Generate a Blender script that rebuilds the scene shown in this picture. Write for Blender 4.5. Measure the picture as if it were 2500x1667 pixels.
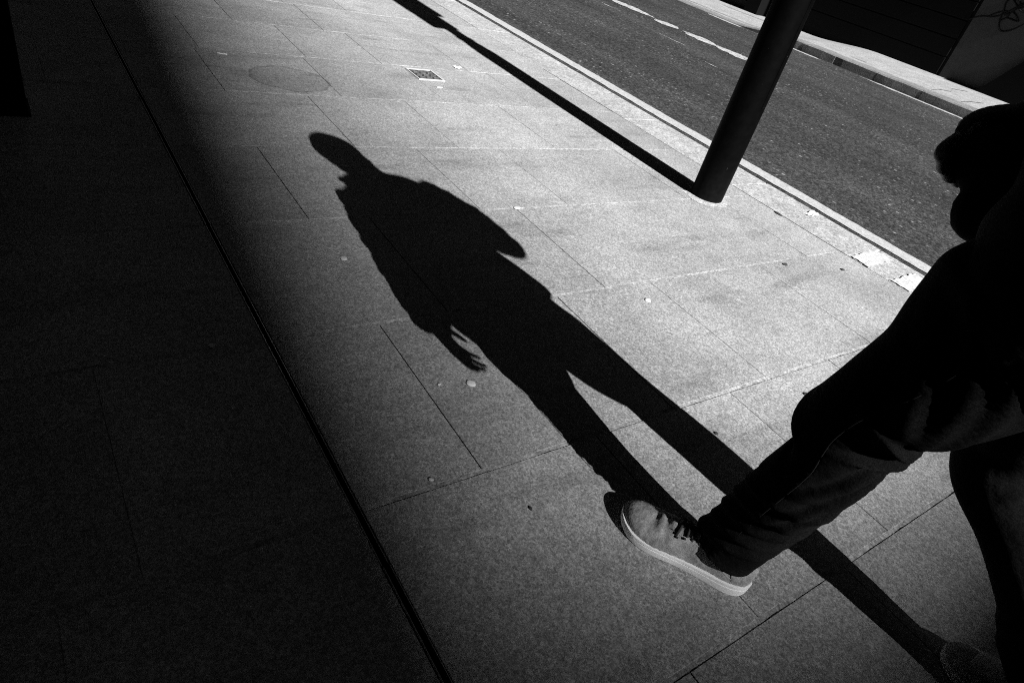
import bpy, bmesh, math, random
import numpy as np
from mathutils import Vector, Matrix

for o in list(bpy.data.objects):
    bpy.data.objects.remove(o, do_unlink=True)
SC = bpy.context.scene
COL = SC.collection

# ------------------------------------------------------------------ camera
CAM_H = 1.103
cam_data = bpy.data.cameras.new('camera')
cam = bpy.data.objects.new('camera', cam_data)
COL.objects.link(cam)
cam_data.sensor_width = 36.0
cam_data.lens = 22.895
cam_data.clip_start = 0.02
cam_data.clip_end = 2000
c_right = Vector((0.80978445, -0.53485776, 0.24119769))
c_up = Vector((0.15929313, 0.59606507, 0.78697658))
c_back = Vector((-0.56469004, -0.59886026, 0.56788339))
cam.matrix_world = Matrix((
    (c_right.x, c_up.x, c_back.x, 0.0),
    (c_right.y, c_up.y, c_back.y, 0.0),
    (c_right.z, c_up.z, c_back.z, CAM_H),
    (0, 0, 0, 1)))
SC.camera = cam

# ------------------------------------------------------------------ sky, sun, exposure
SUN_EL = math.radians(35.2)
SUN_AZ = 0.010                     # sideways drift of the shadows per metre along the street
w = bpy.data.worlds.new('World')
SC.world = w
w.use_nodes = True
nt = w.node_tree
nt.nodes.clear()
sky = nt.nodes.new('ShaderNodeTexSky')
sky.sky_type = 'NISHITA'
sky.sun_disc = False
sky.sun_elevation = SUN_EL
sky.sun_rotation = math.radians(180)
sky.air_density = 0.5
sky.dust_density = 0.1
bw = nt.nodes.new('ShaderNodeRGBToBW')
bg = nt.nodes.new('ShaderNodeBackground')
bg.inputs['Strength'].default_value = 0.05
wo = nt.nodes.new('ShaderNodeOutputWorld')
nt.links.new(sky.outputs[0], bw.inputs[0])
nt.links.new(bw.outputs[0], bg.inputs[0])
nt.links.new(bg.outputs[0], wo.inputs[0])

sun_data = bpy.data.lights.new('sun', 'SUN')
sun_data.energy = 5.0
sun_data.angle = math.radians(0.53)
sun_data.color = (1.0, 1.0, 1.0)
sun = bpy.data.objects.new('sun', sun_data)
COL.objects.link(sun)
sd = Vector((SUN_AZ, 1.0, 0.0)).normalized() * math.cos(SUN_EL) + Vector((0, 0, -math.sin(SUN_EL)))
sun.rotation_euler = sd.to_track_quat('-Z', 'Y').to_euler()
sun.location = (0, -20, 30)

SC.view_settings.view_transform = 'Standard'
SC.view_settings.look = 'None'
SC.view_settings.exposure = 1.12
SC.view_settings.gamma = 1.0
SC.view_settings.use_curve_mapping = False
SC.render.engine = 'CYCLES'
SC.cycles.max_bounces = 4
SC.cycles.use_denoising = False
SC.cycles.filter_width = 1.1

rnd = random.Random(7)

# ------------------------------------------------------------------ helpers
def tag(o, label=None, cat=None, group=None, kind=None):
    if label: o['label'] = label
    if cat: o['category'] = cat
    if group: o['group'] = group
    if kind: o['kind'] = kind
    return o

def link(name, me, mat=None, parent=None, smooth=False):
    if mat is not None and len(me.materials) == 0:
        me.materials.append(mat)
    o = bpy.data.objects.new(name, me)
    COL.objects.link(o)
    if parent is not None:
        o.parent = parent
    if smooth:
        me.polygons.foreach_set('use_smooth', [True] * len(me.polygons))
    return o

def mesh(name, verts, faces):
    me = bpy.data.meshes.new(name)
    me.from_pydata([tuple(map(float, v)) for v in verts], [], faces)
    me.validate()
    me.update()
    return me

def box_vf(x0, x1, y0, y1, z0, z1):
    v = [(x0, y0, z0), (x1, y0, z0), (x1, y1, z0), (x0, y1, z0),
         (x0, y0, z1), (x1, y0, z1), (x1, y1, z1), (x0, y1, z1)]
    f = [(0, 3, 2, 1), (4, 5, 6, 7), (0, 1, 5, 4), (1, 2, 6, 5), (2, 3, 7, 6), (3, 0, 4, 7)]
    return v, f

def box(name, x0, x1, y0, y1, z0, z1, mat, parent=None, bevel=0.0):
    if bevel <= 0:
        me = mesh(name, *box_vf(x0, x1, y0, y1, z0, z1))
    else:
        bm = bmesh.new()
        v, f = box_vf(x0, x1, y0, y1, z0, z1)
        bv = [bm.verts.new(p) for p in v]
        for q in f:
            bm.faces.new([bv[i] for i in q])
        bmesh.ops.bevel(bm, geom=bm.edges[:], offset=bevel, segments=2, affect='EDGES', profile=0.5)
        me = bpy.data.meshes.new(name)
        bm.to_mesh(me)
        bm.free()
    return link(name, me, mat, parent)

def empty(name, loc=(0, 0, 0)):
    o = bpy.data.objects.new(name, None)
    o.location = loc
    o.empty_display_size = 0.1
    COL.objects.link(o)
    return o

def catmull(P, n):
    """sample a smooth curve through the rows of P, n samples in each span"""
    P = np.asarray(P, float)
    Q = np.vstack([2 * P[0] - P[1], P, 2 * P[-1] - P[-2]])
    out = []
    for i in range(1, len(Q) - 2):
        p0, p1, p2, p3 = Q[i - 1], Q[i], Q[i + 1], Q[i + 2]
        for k in range(n):
            t = k / n
            out.append(0.5 * ((2 * p1) + (-p0 + p2) * t + (2 * p0 - 5 * p1 + 4 * p2 - p3) * t * t
                              + (-p0 + 3 * p1 - 3 * p2 + p3) * t ** 3))
    out.append(Q[-2])
    return np.array(out)

def loft(ctrl, seg=32, n=10, disp=None, power=2.0, cap=True, side=(1, 0, 0)):
    """ctrl rows: x y z rx ry.  Rings square to the path; disp(s, th, pos)->outward offset"""
    S = catmull(ctrl, n)
    P = S[:, :3]
    T = np.gradient(P, axis=0)
    T /= np.linalg.norm(T, axis=1)[:, None]
    sv = np.array(side, float)
    th = np.linspace(0, 2 * math.pi, seg, endpoint=False)
    c, s_ = np.cos(th), np.sin(th)
    e = 2.0 / power
    cx = np.sign(c) * np.abs(c) ** e
    sy = np.sign(s_) * np.abs(s_) ** e
    V = []
    for i in range(len(P)):
        t = T[i]
        a = sv - t * (sv @ t)
        a /= np.linalg.norm(a)
        b = np.cross(t, a)
        rx, ry = S[i, 3], S[i, 4]
        off = np.zeros(seg)
        if disp is not None:
            off = disp(i / (len(P) - 1), th, P[i])
        ring = P[i] + np.outer(cx * (rx + off), a) + np.outer(sy * (ry + off), b)
        V.append(ring)
    V = np.vstack(V)
    F = []
    R = len(P)
    for i in range(R - 1):
        for j in range(seg):
            k = (j + 1) % seg
            F.append((i * seg + j, i * seg + k, (i + 1) * seg + k, (i + 1) * seg + j))
    V = [tuple(v) for v in V]
    if cap:
        for i0, pt, rev in ((0, P[0], True), ((R - 1) * seg, P[-1], False)):
            V.append(tuple(pt))
            ci = len(V) - 1
            for j in range(seg):
                k = (j + 1) % seg
                F.append((i0 + k, i0 + j, ci) if rev else (i0 + j, i0 + k, ci))
    return V, F

def join(parts):
    V, F = [], []
    for v, f in parts:
        b = len(V)
        V += list(v)
        F += [tuple(i + b for i in q) for q in f]
    return V, F

def tube(pts, r, seg=8, n=4):
    return loft([(*p, r, r) for p in pts], seg=seg, n=n)

def remesh(o, voxel, smooth_iter=3):
    m = o.modifiers.new('r', 'REMESH')
    m.mode = 'VOXEL'
    m.voxel_size = voxel
    m2 = o.modifiers.new('s', 'SMOOTH')
    m2.iterations = smooth_iter
    m2.factor = 0.5
    dg = bpy.context.evaluated_depsgraph_get()
    me = bpy.data.meshes.new_from_object(o.evaluated_get(dg))
    mats = [m_ for m_ in o.data.materials]
    o.modifiers.clear()
    old = o.data
    o.data = me
    bpy.data.meshes.remove(old)
    if len(me.materials) == 0:
        for m_ in mats:
            me.materials.append(m_)
    me.polygons.foreach_set('use_smooth', [True] * len(me.polygons))

# ------------------------------------------------------------------ materials
class N:
    """small node-graph builder; every material is neutral grey"""
    def __init__(self, name, rough=0.85, spec=0.2):
        self.m = bpy.data.materials.new(name)
        self.m.use_nodes = True
        self.t = self.m.node_tree
        self.t.nodes.clear()
        self.out = self.t.nodes.new('ShaderNodeOutputMaterial')
        self.p = self.t.nodes.new('ShaderNodeBsdfPrincipled')
        self.p.inputs['Roughness'].default_value = rough
        self.p.inputs['Specular IOR Level'].default_value = spec
        self.t.links.new(self.p.outputs[0], self.out.inputs[0])
        self.geo = self.t.nodes.new('ShaderNodeNewGeometry')
        self.pos = self.geo.outputs['Position']
    def lk(self, a, b):
        self.t.links.new(a, b)
    def mp(self, vec, scale, loc=(0, 0, 0), rot=(0, 0, 0)):
        n = self.t.nodes.new('ShaderNodeMapping')
        n.inputs['Scale'].default_value = scale
        n.inputs['Location'].default_value = loc
        n.inputs['Rotation'].default_value = rot
        self.lk(vec, n.inputs[0])
        return n.outputs[0]
    def noise(self, scale, detail=2.0, vec=None, rough=0.5):
        n = self.t.nodes.new('ShaderNodeTexNoise')
        n.inputs['Scale'].default_value = scale
        n.inputs['Detail'].default_value = detail
        n.inputs['Roughness'].default_value = rough
        self.lk(vec or self.pos, n.inputs['Vector'])
        return n.outputs[0]
    def white(self, cell, vec=None):
        n = self.t.nodes.new('ShaderNodeTexVoronoi')
        n.inputs['Scale'].default_value = cell
        self.lk(vec or self.pos, n.inputs['Vector'])
        s = self.t.nodes.new('ShaderNodeSeparateColor')
        self.lk(n.outputs['Color'], s.inputs[0])
        return s.outputs[0], n.outputs['Distance'], s.outputs[1]
    def mth(self, op, a, b=None, c=None):
        n = self.t.nodes.new('ShaderNodeMath')
        n.operation = op
        for i, x in enumerate((a, b, c)):
            if x is None: continue
            if isinstance(x, (int, float)): n.inputs[i].default_value = x
            else: self.lk(x, n.inputs[i])
        return n.outputs[0]
    def rng(self, v, a, b, c, d, smooth=False):
        n = self.t.nodes.new('ShaderNodeMapRange')
        if smooth: n.interpolation_type = 'SMOOTHSTEP'
        self.lk(v, n.inputs[0])
        for i, x in enumerate((a, b, c, d)):
            n.inputs[i + 1].default_value = x
        return n.outputs[0]
    def mix(self, f, a, b):
        n = self.t.nodes.new('ShaderNodeMix')
        n.data_type = 'FLOAT'
        for i, x in ((0, f), (2, a), (3, b)):
            if isinstance(x, (int, float)): n.inputs[i].default_value = x
            else: self.lk(x, n.inputs[i])
        return n.outputs[0]
    def sep(self):
        n = self.t.nodes.new('ShaderNodeSeparateXYZ')
        self.lk(self.pos, n.inputs[0])
        return n.outputs
    def grey(self, v):
        if isinstance(v, (int, float)):
            self.p.inputs['Base Color'].default_value = (v, v, v, 1)
            return self
        n = self.t.nodes.new('ShaderNodeCombineColor')
        for i in range(3):
            self.lk(v, n.inputs[i])
        self.lk(n.outputs[0], self.p.inputs['Base Color'])
        return self
    def bump(self, h, strength=0.3, dist=0.002):
        n = self.t.nodes.new('ShaderNodeBump')
        n.inputs['Strength'].default_value = strength
        n.inputs['Distance'].default_value = dist
        self.lk(h, n.inputs['Height'])
        self.lk(n.outputs[0], self.p.inputs['Normal'])
        return self
    def grain(self, amount, cells=(420, 190, 80)):
        """multiplicative speckle of several grain sizes around 1"""
        acc = 1.0
        for i, c in enumerate(cells):
            wv = self.white(c)[0]
            r = self.rng(wv, 0, 1, 1 - amount[i], 1 + amount[i])
            acc = self.mth('MULTIPLY', acc, r) if not isinstance(acc, float) else r
        return acc

def M_slab():
    n = N('sawn_stone', 0.8, 0.25)
    oi = n.t.nodes.new('ShaderNodeObjectInfo')
    tone = n.rng(oi.outputs['Random'], 0, 1, 0.91, 1.07)
    g = n.grain((0.36, 0.26, 0.10), (340, 175, 80))
    streak = n.noise(1.0, 4, n.mp(n.pos, (190, 26, 1)), 0.65)
    streak = n.rng(streak, 0.25, 0.75, 0.86, 1.14)
    cloud = n.rng(n.noise(2.6, 6, None, 0.62), 0.3, 0.7, 0.80, 1.14)
    smear = n.noise(1.0, 5, n.mp(n.pos, (1.6, 7.5, 1), (3.1, 0.7, 0)), 0.6)
    smear = n.rng(smear, 0.54, 0.72, 1.0, 0.70, True)
    v = n.mth('MULTIPLY', n.mth('MULTIPLY', tone, g), n.mth('MULTIPLY', streak, cloud))
    v = n.mth('MULTIPLY', v, smear)
    # the round dried-water stain on the far slabs
    x, y, z = n.sep()
    wob = n.rng(n.noise(9, 3), 0, 1, -0.03, 0.03)
    r = n.mth('SQRT', n.mth('ADD', n.mth('POWER', n.mth('DIVIDE', n.mth('SUBTRACT', x, 1.17), 1.0), 2),
                            n.mth('POWER', n.mth('DIVIDE', n.mth('SUBTRACT', y, 3.385), 0.92), 2)))
    r = n.mth('ADD', r, wob)
    disc = n.rng(r, 0.195, 0.205, 0.84, 1.0, True)
    ring = n.mth('ABSOLUTE', n.mth('SUBTRACT', r, 0.193))
    ring = n.rng(ring, 0.0, 0.013, 0.70, 1.0, True)
    v = n.mth('MULTIPLY', v, n.mth('MULTIPLY', disc, ring))
    # small dark spots of old dirt
    cr, cd, cg = n.white(7.5)
    spot = n.mth('MULTIPLY', n.rng(cr, 0.86, 0.861, 0, 1), n.rng(cd, 0.035, 0.05, 1, 0))
    v = n.mth('MULTIPLY', v, n.mth('SUBTRACT', 1.0, n.mth('MULTIPLY', spot, 0.4)))
    v = n.mth('MULTIPLY', v, 0.315)
    n.grey(v)
    n.bump(n.noise(260, 3), 0.25, 0.0012)
    return n.m

def M_granite(name, base):
    n = N(name, 0.8, 0.2)
    g = n.grain((0.3, 0.26, 0.2), (300, 120, 50))
    cloud = n.rng(n.noise(3.2, 6, None, 0.65), 0.3, 0.7, 0.8, 1.14)
    n.grey(n.mth('MULTIPLY', n.mth('MULTIPLY', g, cloud), base))
    n.bump(n.noise(120, 4), 0.5, 0.003)
    return n.m

def asphalt_value(n):
    g = n.grain((0.5, 0.55, 0.5), (260, 110, 48))
    lanes = n.rng(n.noise(1.0, 5, n.mp(n.pos, (1.9, 0.16, 1)), 0.65), 0.3, 0.7, 0.6, 1.4)
    patch = n.rng(n.noise(0.9, 4), 0.3, 0.7, 0.85, 1.15)
    v = n.mth('MULTIPLY', n.mth('MULTIPLY', g, lanes), n.mth('MULTIPLY', patch, 0.041))
    cr, cd, cg = n.white(34)
    chip = n.mth('MULTIPLY', n.rng(cr, 0.86, 0.87, 0, 1), n.rng(cd, 0.25, 0.42, 1, 0))
    clump = n.rng(n.noise(1.3, 3), 0.42, 0.58, 0.1, 1.0)
    chip = n.mth('MULTIPLY', chip, clump)
    v = n.mix(n.mth('MULTIPLY', chip, cg), v, 0.30)
    cr2, cd2, cg2 = n.white(14)
    pale = n.mth('MULTIPLY', n.rng(cr2, 0.955, 0.96, 0, 1), n.rng(cd2, 0.1, 0.2, 1, 0))
    v = n.mix(n.mth('MULTIPLY', pale, 0.8), v, 0.36)
    return v, chip

def M_asphalt():
    n = N('asphalt', 0.9, 0.15)
    v, chip = asphalt_value(n)
    n.grey(v)
    n.bump(n.noise(70, 4, None, 0.7), 0.55, 0.006)
    return n.m

def M_paint(name, worn, base=0.66, under=None):
    n = N(name, 0.75, 0.25)
    if under is None:
        v, chip = asphalt_value(n)
    else:
        v = n.mth('MULTIPLY', n.grain((0.3, 0.26, 0.2), (300, 120, 50)), under)
    k = n.noise(1.0, 6, n.mp(n.pos, (38, 9, 1)), 0.7)
    k2 = n.noise(55, 4, None, 0.6)
    k = n.mth('ADD', n.mth('MULTIPLY', k, 0.6), n.mth('MULTIPLY', k2, 0.4))
    f = n.rng(k, worn - 0.05, worn + 0.05, 0, 1, True)
    g = n.grain((0.2, 0.16, 0.08), (300, 120, 45))
    n.grey(n.mix(f, v, n.mth('MULTIPLY', g, base)))
    return n.m

def M_plain(name, base, rough=0.8, spec=0.2, amt=0.12, scale=60, metal=0.0):
    n = N(name, rough, spec)
    g = n.rng(n.noise(scale, 5, None, 0.65), 0.25, 0.75, 1 - amt, 1 + amt)
    n.grey(n.mth('MULTIPLY', g, base))
    n.p.inputs['Metallic'].default_value = metal
    n.bump(n.noise(scale * 3, 3), 0.15, 0.001)
    return n.m

def M_cloth(name, base, weave=900, sheen=0.0, amt=0.3):
    n = N(name, 0.95, 0.03)
    tw = n.rng(n.white(weave)[0], 0, 1, 1 - amt, 1 + amt)
    cl = n.rng(n.noise(14, 5, None, 0.6), 0.3, 0.7, 0.75, 1.25)
    n.grey(n.mth('MULTIPLY', n.mth('MULTIPLY', tw, cl), base))
    n.bump(n.noise(weave * 0.7, 2), 0.3, 0.0006)
    return n.m

def M_black():
    n = N('black_paint', 0.55, 0.03)
    g = n.rng(n.noise(30, 5, None, 0.65), 0.25, 0.75, 0.5, 1.6)
    v = n.mth('MULTIPLY', g, 0.0011)
    k = n.noise(1.0, 4, n.mp(n.pos, (60, 60, 24)), 0.7)
    v = n.mix(n.rng(k, 0.70, 0.74, 0, 1), v, 0.03)
    dirt = n.rng(n.sep()[2], 0.0, 0.25, 0.006, 0.0)
    v = n.mth('ADD', v, n.mth('MULTIPLY', dirt, n.noise(45, 4)))
    n.grey(v)
    n.bump(n.noise(90, 3), 0.2, 0.001)
    return n.m

def M_denim():
    n = N('black_denim', 0.95, 0.03)
    tw = n.rng(n.white(620)[0], 0, 1, 0.55, 1.45)
    tl = n.rng(n.noise(1.0, 2, n.mp(n.pos, (500, 500, 900), (0, 0, 0), (0.6, 0.4, 0))), 0.3, 0.7, 0.75, 1.25)
    cl = n.rng(n.noise(11, 5, None, 0.65), 0.3, 0.7, 0.6, 1.4)
    n.grey(n.mth('MULTIPLY', n.mth('MULTIPLY', tw, cl), n.mth('MULTIPLY', tl, 0.0085)))
    w1 = n.noise(1.0, 5, n.mp(n.pos, (26, 26, 44), (0, 0, 0), (0.35, -0.2, 0)), 0.6)
    n.bump(w1, 0.6, 0.006)
    return n.m

def M_canvas():
    n = N('grey_canvas', 0.9, 0.1)
    wv = n.rng(n.white(700)[0], 0, 1, 0.72, 1.28)
    cl = n.rng(n.noise(34, 6, None, 0.68), 0.3, 0.7, 0.62, 1.35)
    sc = n.rng(n.noise(1.0, 4, n.mp(n.pos, (120, 50, 80)), 0.7), 0.62, 0.72, 1.0, 0.7)
    n.grey(n.mth('MULTIPLY', n.mth('MULTIPLY', wv, cl), n.mth('MULTIPLY', sc, 0.30)))
    n.bump(n.noise(60, 4), 0.6, 0.006)
    return n.m

def M_rubber():
    n = N('white_rubber', 0.55, 0.3)
    sc = n.rng(n.noise(1.0, 5, n.mp(n.pos, (70, 70, 200)), 0.7), 0.56, 0.70, 1.0, 0.72)
    low = n.rng(n.noise(26, 4), 0.3, 0.7, 0.92, 1.0)
    n.grey(n.mth('MULTIPLY', n.mth('MULTIPLY', sc, low), 0.90))
    return n.m

def M_steel():
    n = N('slot_steel', 0.2, 0.5)
    n.p.inputs['Metallic'].default_value = 1.0
    n.grey(n.rng(n.noise(70, 4), 0.3, 0.7, 0.6, 0.9))
    return n.m

MAT = dict(
    slab=M_slab(),
    kerb=M_granite('granite_kerb', 0.36),
    farkerb=M_granite('old_granite_kerb', 0.21),
    farpave=M_granite('far_paving', 0.33),
    asphalt=M_asphalt(),
    paint=M_paint('road_paint', 0.37, 0.40),
    paint_worn=M_paint('worn_road_paint', 0.46, 0.46),
    paint_kerb=M_paint('kerb_paint', 0.42, 0.52, 0.36),
    mortar=M_granite('mortar', 0.28),
    collar=M_granite('collar_mortar', 0.36),
    bed=M_plain('joint_bed', 0.05),
    steel=M_steel(),
    void=M_plain('drain_void', 0.002),
    iron=M_granite('cast_iron', 0.055),
    ironrib=M_granite('worn_iron', 0.11),
    brass=M_plain('cover_frame', 0.5, 0.5),
    black=M_black(),
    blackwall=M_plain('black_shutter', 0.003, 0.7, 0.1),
    greywall=M_plain('grey_render', 0.05, 0.9, 0.1, 0.12, 9),
    facade=M_plain('dark_facade', 0.016, 0.8, 0.1),
    soffit=M_plain('dark_soffit', 0.03, 0.8, 0.1),
    graffiti=M_plain('graffiti_paint', 0.008, 0.7, 0.1),
    gum=M_plain('old_gum', 0.62, 0.7, 0.2, 0.1, 200),
    darkgum=M_plain('black_gum', 0.045, 0.7, 0.2, 0.2, 200),
    paper=M_plain('white_paper', 0.6, 0.8),
    denim=M_denim(),
    stitch=M_plain('thread', 0.02, 0.9, 0.05),
    jacket=M_cloth('black_jacket', 0.0035, 600),
    skin=M_plain('skin', 0.2, 0.6, 0.3, 0.05),
    hair=M_plain('dark_hair', 0.015, 0.7, 0.2),
    canvas=M_canvas(),
    rubber=M_rubber(),
    rubber2=M_plain('rubber_line', 0.40, 0.6, 0.3, 0.05, 40),
    lace=M_cloth('dark_lace', 0.035, 1200),
    lining=M_cloth('dark_lining', 0.02, 900),
)

# ------------------------------------------------------------------ ground, road
g = mesh('ground', [(-400, -400, -0.25), (400, -400, -0.25), (400, 400, -0.25), (-400, 400, -0.25)], [(0, 1, 2, 3)])
tag(link('ground', g, MAT['asphalt']), kind='structure')

KX0, KX1 = 3.250, 3.590           # near kerb
FKX0, FKX1 = 10.13, 10.45         # far kerb
FBX = 12.72                       # far building line
ROAD_Z = -0.005
NX, NY = 28, 60
V, F = [], []
ys = np.linspace(-30, 60, NY)
xs = np.linspace(KX1 - 0.02, FKX0 + 0.05, NX)
for y in ys:
    for x in xs:
        tcr = (x - 3.59) / (10.13 - 3.59)
        V.append((x, y, ROAD_Z - 0.015 * min(max(tcr, 0), 1) + 0.018 * math.sin(math.pi * min(max(tcr, 0), 1))))
for j in range(NY - 1):
    for i in range(NX - 1):
        a = j * NX + i
        F.append((a, a + 1, a + NX + 1, a + NX))
road = link('road', mesh('road', V, F), MAT['asphalt'], None, True)
tag(road, kind='structure')

def road_z(x):
    t = min(max((x - 3.59) / (10.13 - 3.59), 0), 1)
    return ROAD_Z - 0.015 * t + 0.018 * math.sin(math.pi * t)

def ragged_strip(name, x0f, x1f, y0, y1, mat, lift=0.004, step=0.03, jag=0.006, parent=road, zf=road_z, taper=0.0, seed=1):
    """a painted strip laid along the street with uneven edges"""
    r = random.Random(seed)
    n = max(3, int((y1 - y0) / step))
    V, F = [], []
    a = b = 0.0
    for i in range(n + 1):
        y = y0 + (y1 - y0) * i / n
        a = 0.7 * a + r.uniform(-jag, jag)
        b = 0.7 * b + r.uniform(-jag, jag)
        t = i / n
        k = 1.0
        if taper > 0:
            k = min(1.0, t / taper, (1 - t) / taper)
        xa, xb = x0f(y) + a, x1f(y) + b
        xm = 0.5 * (xa + xb)
        xa, xb = xm + (xa - xm) * k, xm + (xb - xm) * k
        for q in range(4):
            x = xa + (xb - xa) * q / 3
            V.append((x, y, zf(x) + lift))
    for i in range(n):
        for q in range(3):
            p = i * 4 + q
            F.append((p, p + 1, p + 5, p + 4))
    return link(name, mesh(name, V, F), mat, parent)

ragged_strip('painted_line', lambda y: 3.652, lambda y: 3.775, -6, 20, MAT['paint'], seed=3, jag=0.004)
far_edge = lambda y: 10.02 + 0.03 * math.sin(y * 1.3)
for a, b, s in ((2.2, 5.25, 5), (5.9, 7.2, 6), (7.5, 8.3, 8)):
    ragged_strip('painted_line', lambda y: 9.93, lambda y: 10.04, a, b, MAT['paint_worn'], seed=s, jag=0.012, taper=0.12)
for a, b, s, d in ((4.95, 5.75, 12, 0.02), (5.6, 6.28, 13, 0.0), (6.33, 6.78, 14, -0.03), (6.80, 7.9, 15, 0.0), (8.6, 9.9, 16, 0)):
    ragged_strip('painted_line', lambda y, d=d: 7.08 + d, lambda y, d=d: 7.33 + d, a, b, MAT['paint_worn'], seed=s, jag=0.022, taper=0.3)
for x, y0, y1, s in ((6.35, 5.4, 5.9, 21), (6.0, 4.6, 4.85, 22), (6.6, 6.9, 7.4, 23)):
    ragged_strip('paint_scrap', lambda y, x=x: x, lambda y, x=x: x + 0.03, y0, y1, MAT['paint_worn'], seed=s, jag=0.012, taper=0.5)

# ------------------------------------------------------------------ near pavement
pave = empty('pavement', (0, 0, 0))
tag(pave, kind='structure')
SLOT0, SLOT1 = 0.4312, 0.4488     # slot drain body
box('bedding', -3.4, SLOT0, -4, 14, -0.12, -0.004, MAT['mortar'], pave)
box('bedding', SLOT1, KX0, -4, 14, -0.12, -0.009, MAT['bed'], pave)
ROWS = [-1.60, -1.01, -0.41, 0.190, 0.757, 1.343, 1.948, 2.550, 3.160, 3.765, 4.365, 4.965, 5.565, 6.165, 6.765, 7.365, 7.965, 8.565, 9.165]
JX = {2: [0.864, 1.420, 1.965, 2.62], 3: [1.096, 1.655, 2.224, 2.80], 4: [0.747, 1.403, 1.862, 2.553],
      5: [0.977, 1.635, 2.370, 2.95], 6: [0.762, 1.465, 1.928, 2.724], 7: [1.177, 1.700, 2.31, 2.86],
      8: [0.80, 1.36, 1.970, 2.60]}

def slab_mesh(x0, x1, y0, y1, r):
    gx, gy, b = (0.0014 if x1 > 0.44 else 0.0007), 0.0062, 0.0009
    x0 += gx; x1 -= gx; y0 += gy; y1 -= gy
    z = [r.uniform(-0.0006, 0.0006) for _ in range(4)]
    V = []
    for d, zz in ((0, -0.03), (0, -0.0010), (b, 0.0)):
        for i, (x, y) in enumerate(((x0 + d, y0 + d), (x1 - d, y0 + d), (x1 - d, y1 - d), (x0 + d, y1 - d))):
            V.append((x, y, zz + (z[i] if zz > -0.02 else 0)))
    F = []
    for l in (0, 4):
        for i in range(4):
            k = (i + 1) % 4
            F.append((l + i, l + k, l + 4 + k, l + 4 + i))
    F.append((8, 9, 10, 11))
    return mesh('paving_slab', V, F)

for i in range(len(ROWS) - 1):
    y0, y1 = ROWS[i], ROWS[i + 1]
    if i in JX:
        js = list(JX[i])
    else:
        js, x = [], SLOT1 + rnd.uniform(0.3, 0.75)
        while x < KX0 - 0.25:
            js.append(x)
            x += rnd.choice((0.46, 0.56, 0.62, 0.7))
    e = [SLOT1 + 0.001] + js + [KX0]
    left, x = [], SLOT0 - rnd.uniform(0.3, 0.7)
    while x > -2.3:
        left.append(x)
        x -= rnd.choice((0.5, 0.6, 0.72))
    el = sorted([SLOT0 - 0.001, -2.4] + left)
    for ed in (e, el):
        for k in range(len(ed) - 1):
            if ed[k + 1] - ed[k] < 0.05: continue
            link('paving_slab', slab_mesh(ed[k], ed[k + 1], y0, y1, rnd), MAT['slab'], pave)
    for xa, xb in ((SLOT1 + 0.002, KX0 - 0.002), (-2.4, SLOT0 - 0.002)):
        V, F = [], []
        nn = int((xb - xa) / 0.04)
        for q in range(nn + 1):
            xx = xa + (xb - xa) * q / nn
            zz = -0.0007 - (rnd.random() ** 3) * 0.003
            V += [(xx, y1 - 0.0048 - rnd.random() * 0.0014, zz - 0.001), (xx, y1 + 0.0068, zz + 0.0005)]
        for q in range(nn):
            F.append((2 * q, 2 * q + 2, 2 * q + 3, 2 * q + 1))
        link('mortar_joint', mesh('mortar_joint', V, F), MAT['mortar'], pave)

# slot drain
slot = empty('slot_drain', (0.44, 2, 0))
tag(slot, 'narrow dark slot drain with thin bright steel edges running along the pavement', 'drain')
def place(o, root):
    o.parent = root
    o.matrix_parent_inverse = Matrix.Translation(root.location).inverted()
    return o
segs = [-2.0, -0.55, 0.62, 1.95, 3.02, 4.1, 5.3, 6.6, 8.0, 9.4]
for i in range(len(segs) - 1):
    ya, yb = segs[i] + 0.002, segs[i + 1] - 0.002
    sh = (0.0, 0.0008, -0.0008, 0.0006, -0.001)[i % 5]
    for xa, sg in ((SLOT0 + 0.0022 + sh, 1), (SLOT1 - 0.0022 + sh, -1)):
        R0 = 0.0013
        prof = [(xa - R0, -0.007)] + [(xa - R0 * math.cos(math.pi * q / 8), 0.0006 + R0 * math.sin(math.pi * q / 8)) for q in range(9)] + [(xa + R0, -0.007)]
        k = len(prof)
        V = [(px, ya, pz) for px, pz in prof] + [(px, yb, pz) for px, pz in prof]
        F = [(q, q + 1, q + 1 + k, q + k) for q in range(k - 1)]
        place(link('steel_edge', mesh('steel_edge', V, F), MAT['steel'], None, True), slot)
        place(box('channel_wall', xa - R0 * 1.1, xa + R0 * 1.1, ya, yb, -0.11, -0.0072, MAT['void']), slot)
    place(box('channel_floor', SLOT0 + 0.0006, SLOT1 - 0.0006, ya, yb, -0.13, -0.112, MAT['void']), slot)

# near kerb
kerb = empty('kerb', (0, 0, 0))
tag(kerb, kind='structure')
y = -3.2
while y < 12:
    L = rnd.choice((0.78, 0.9, 0.9, 0.96))
    o = box('kerbstone', KX0 + 0.003, KX1 - rnd.uniform(0, 0.006), y + 0.004, y + L - 0.004, -0.2, 0.001 + rnd.uniform(-0.001, 0.0015), MAT['kerb'], kerb, 0.002)
    y += L
box('kerb_bedding', KX0 + 0.002, KX1 - 0.01, -4, 14, -0.22, -0.006, MAT['bed'], kerb)

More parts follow.
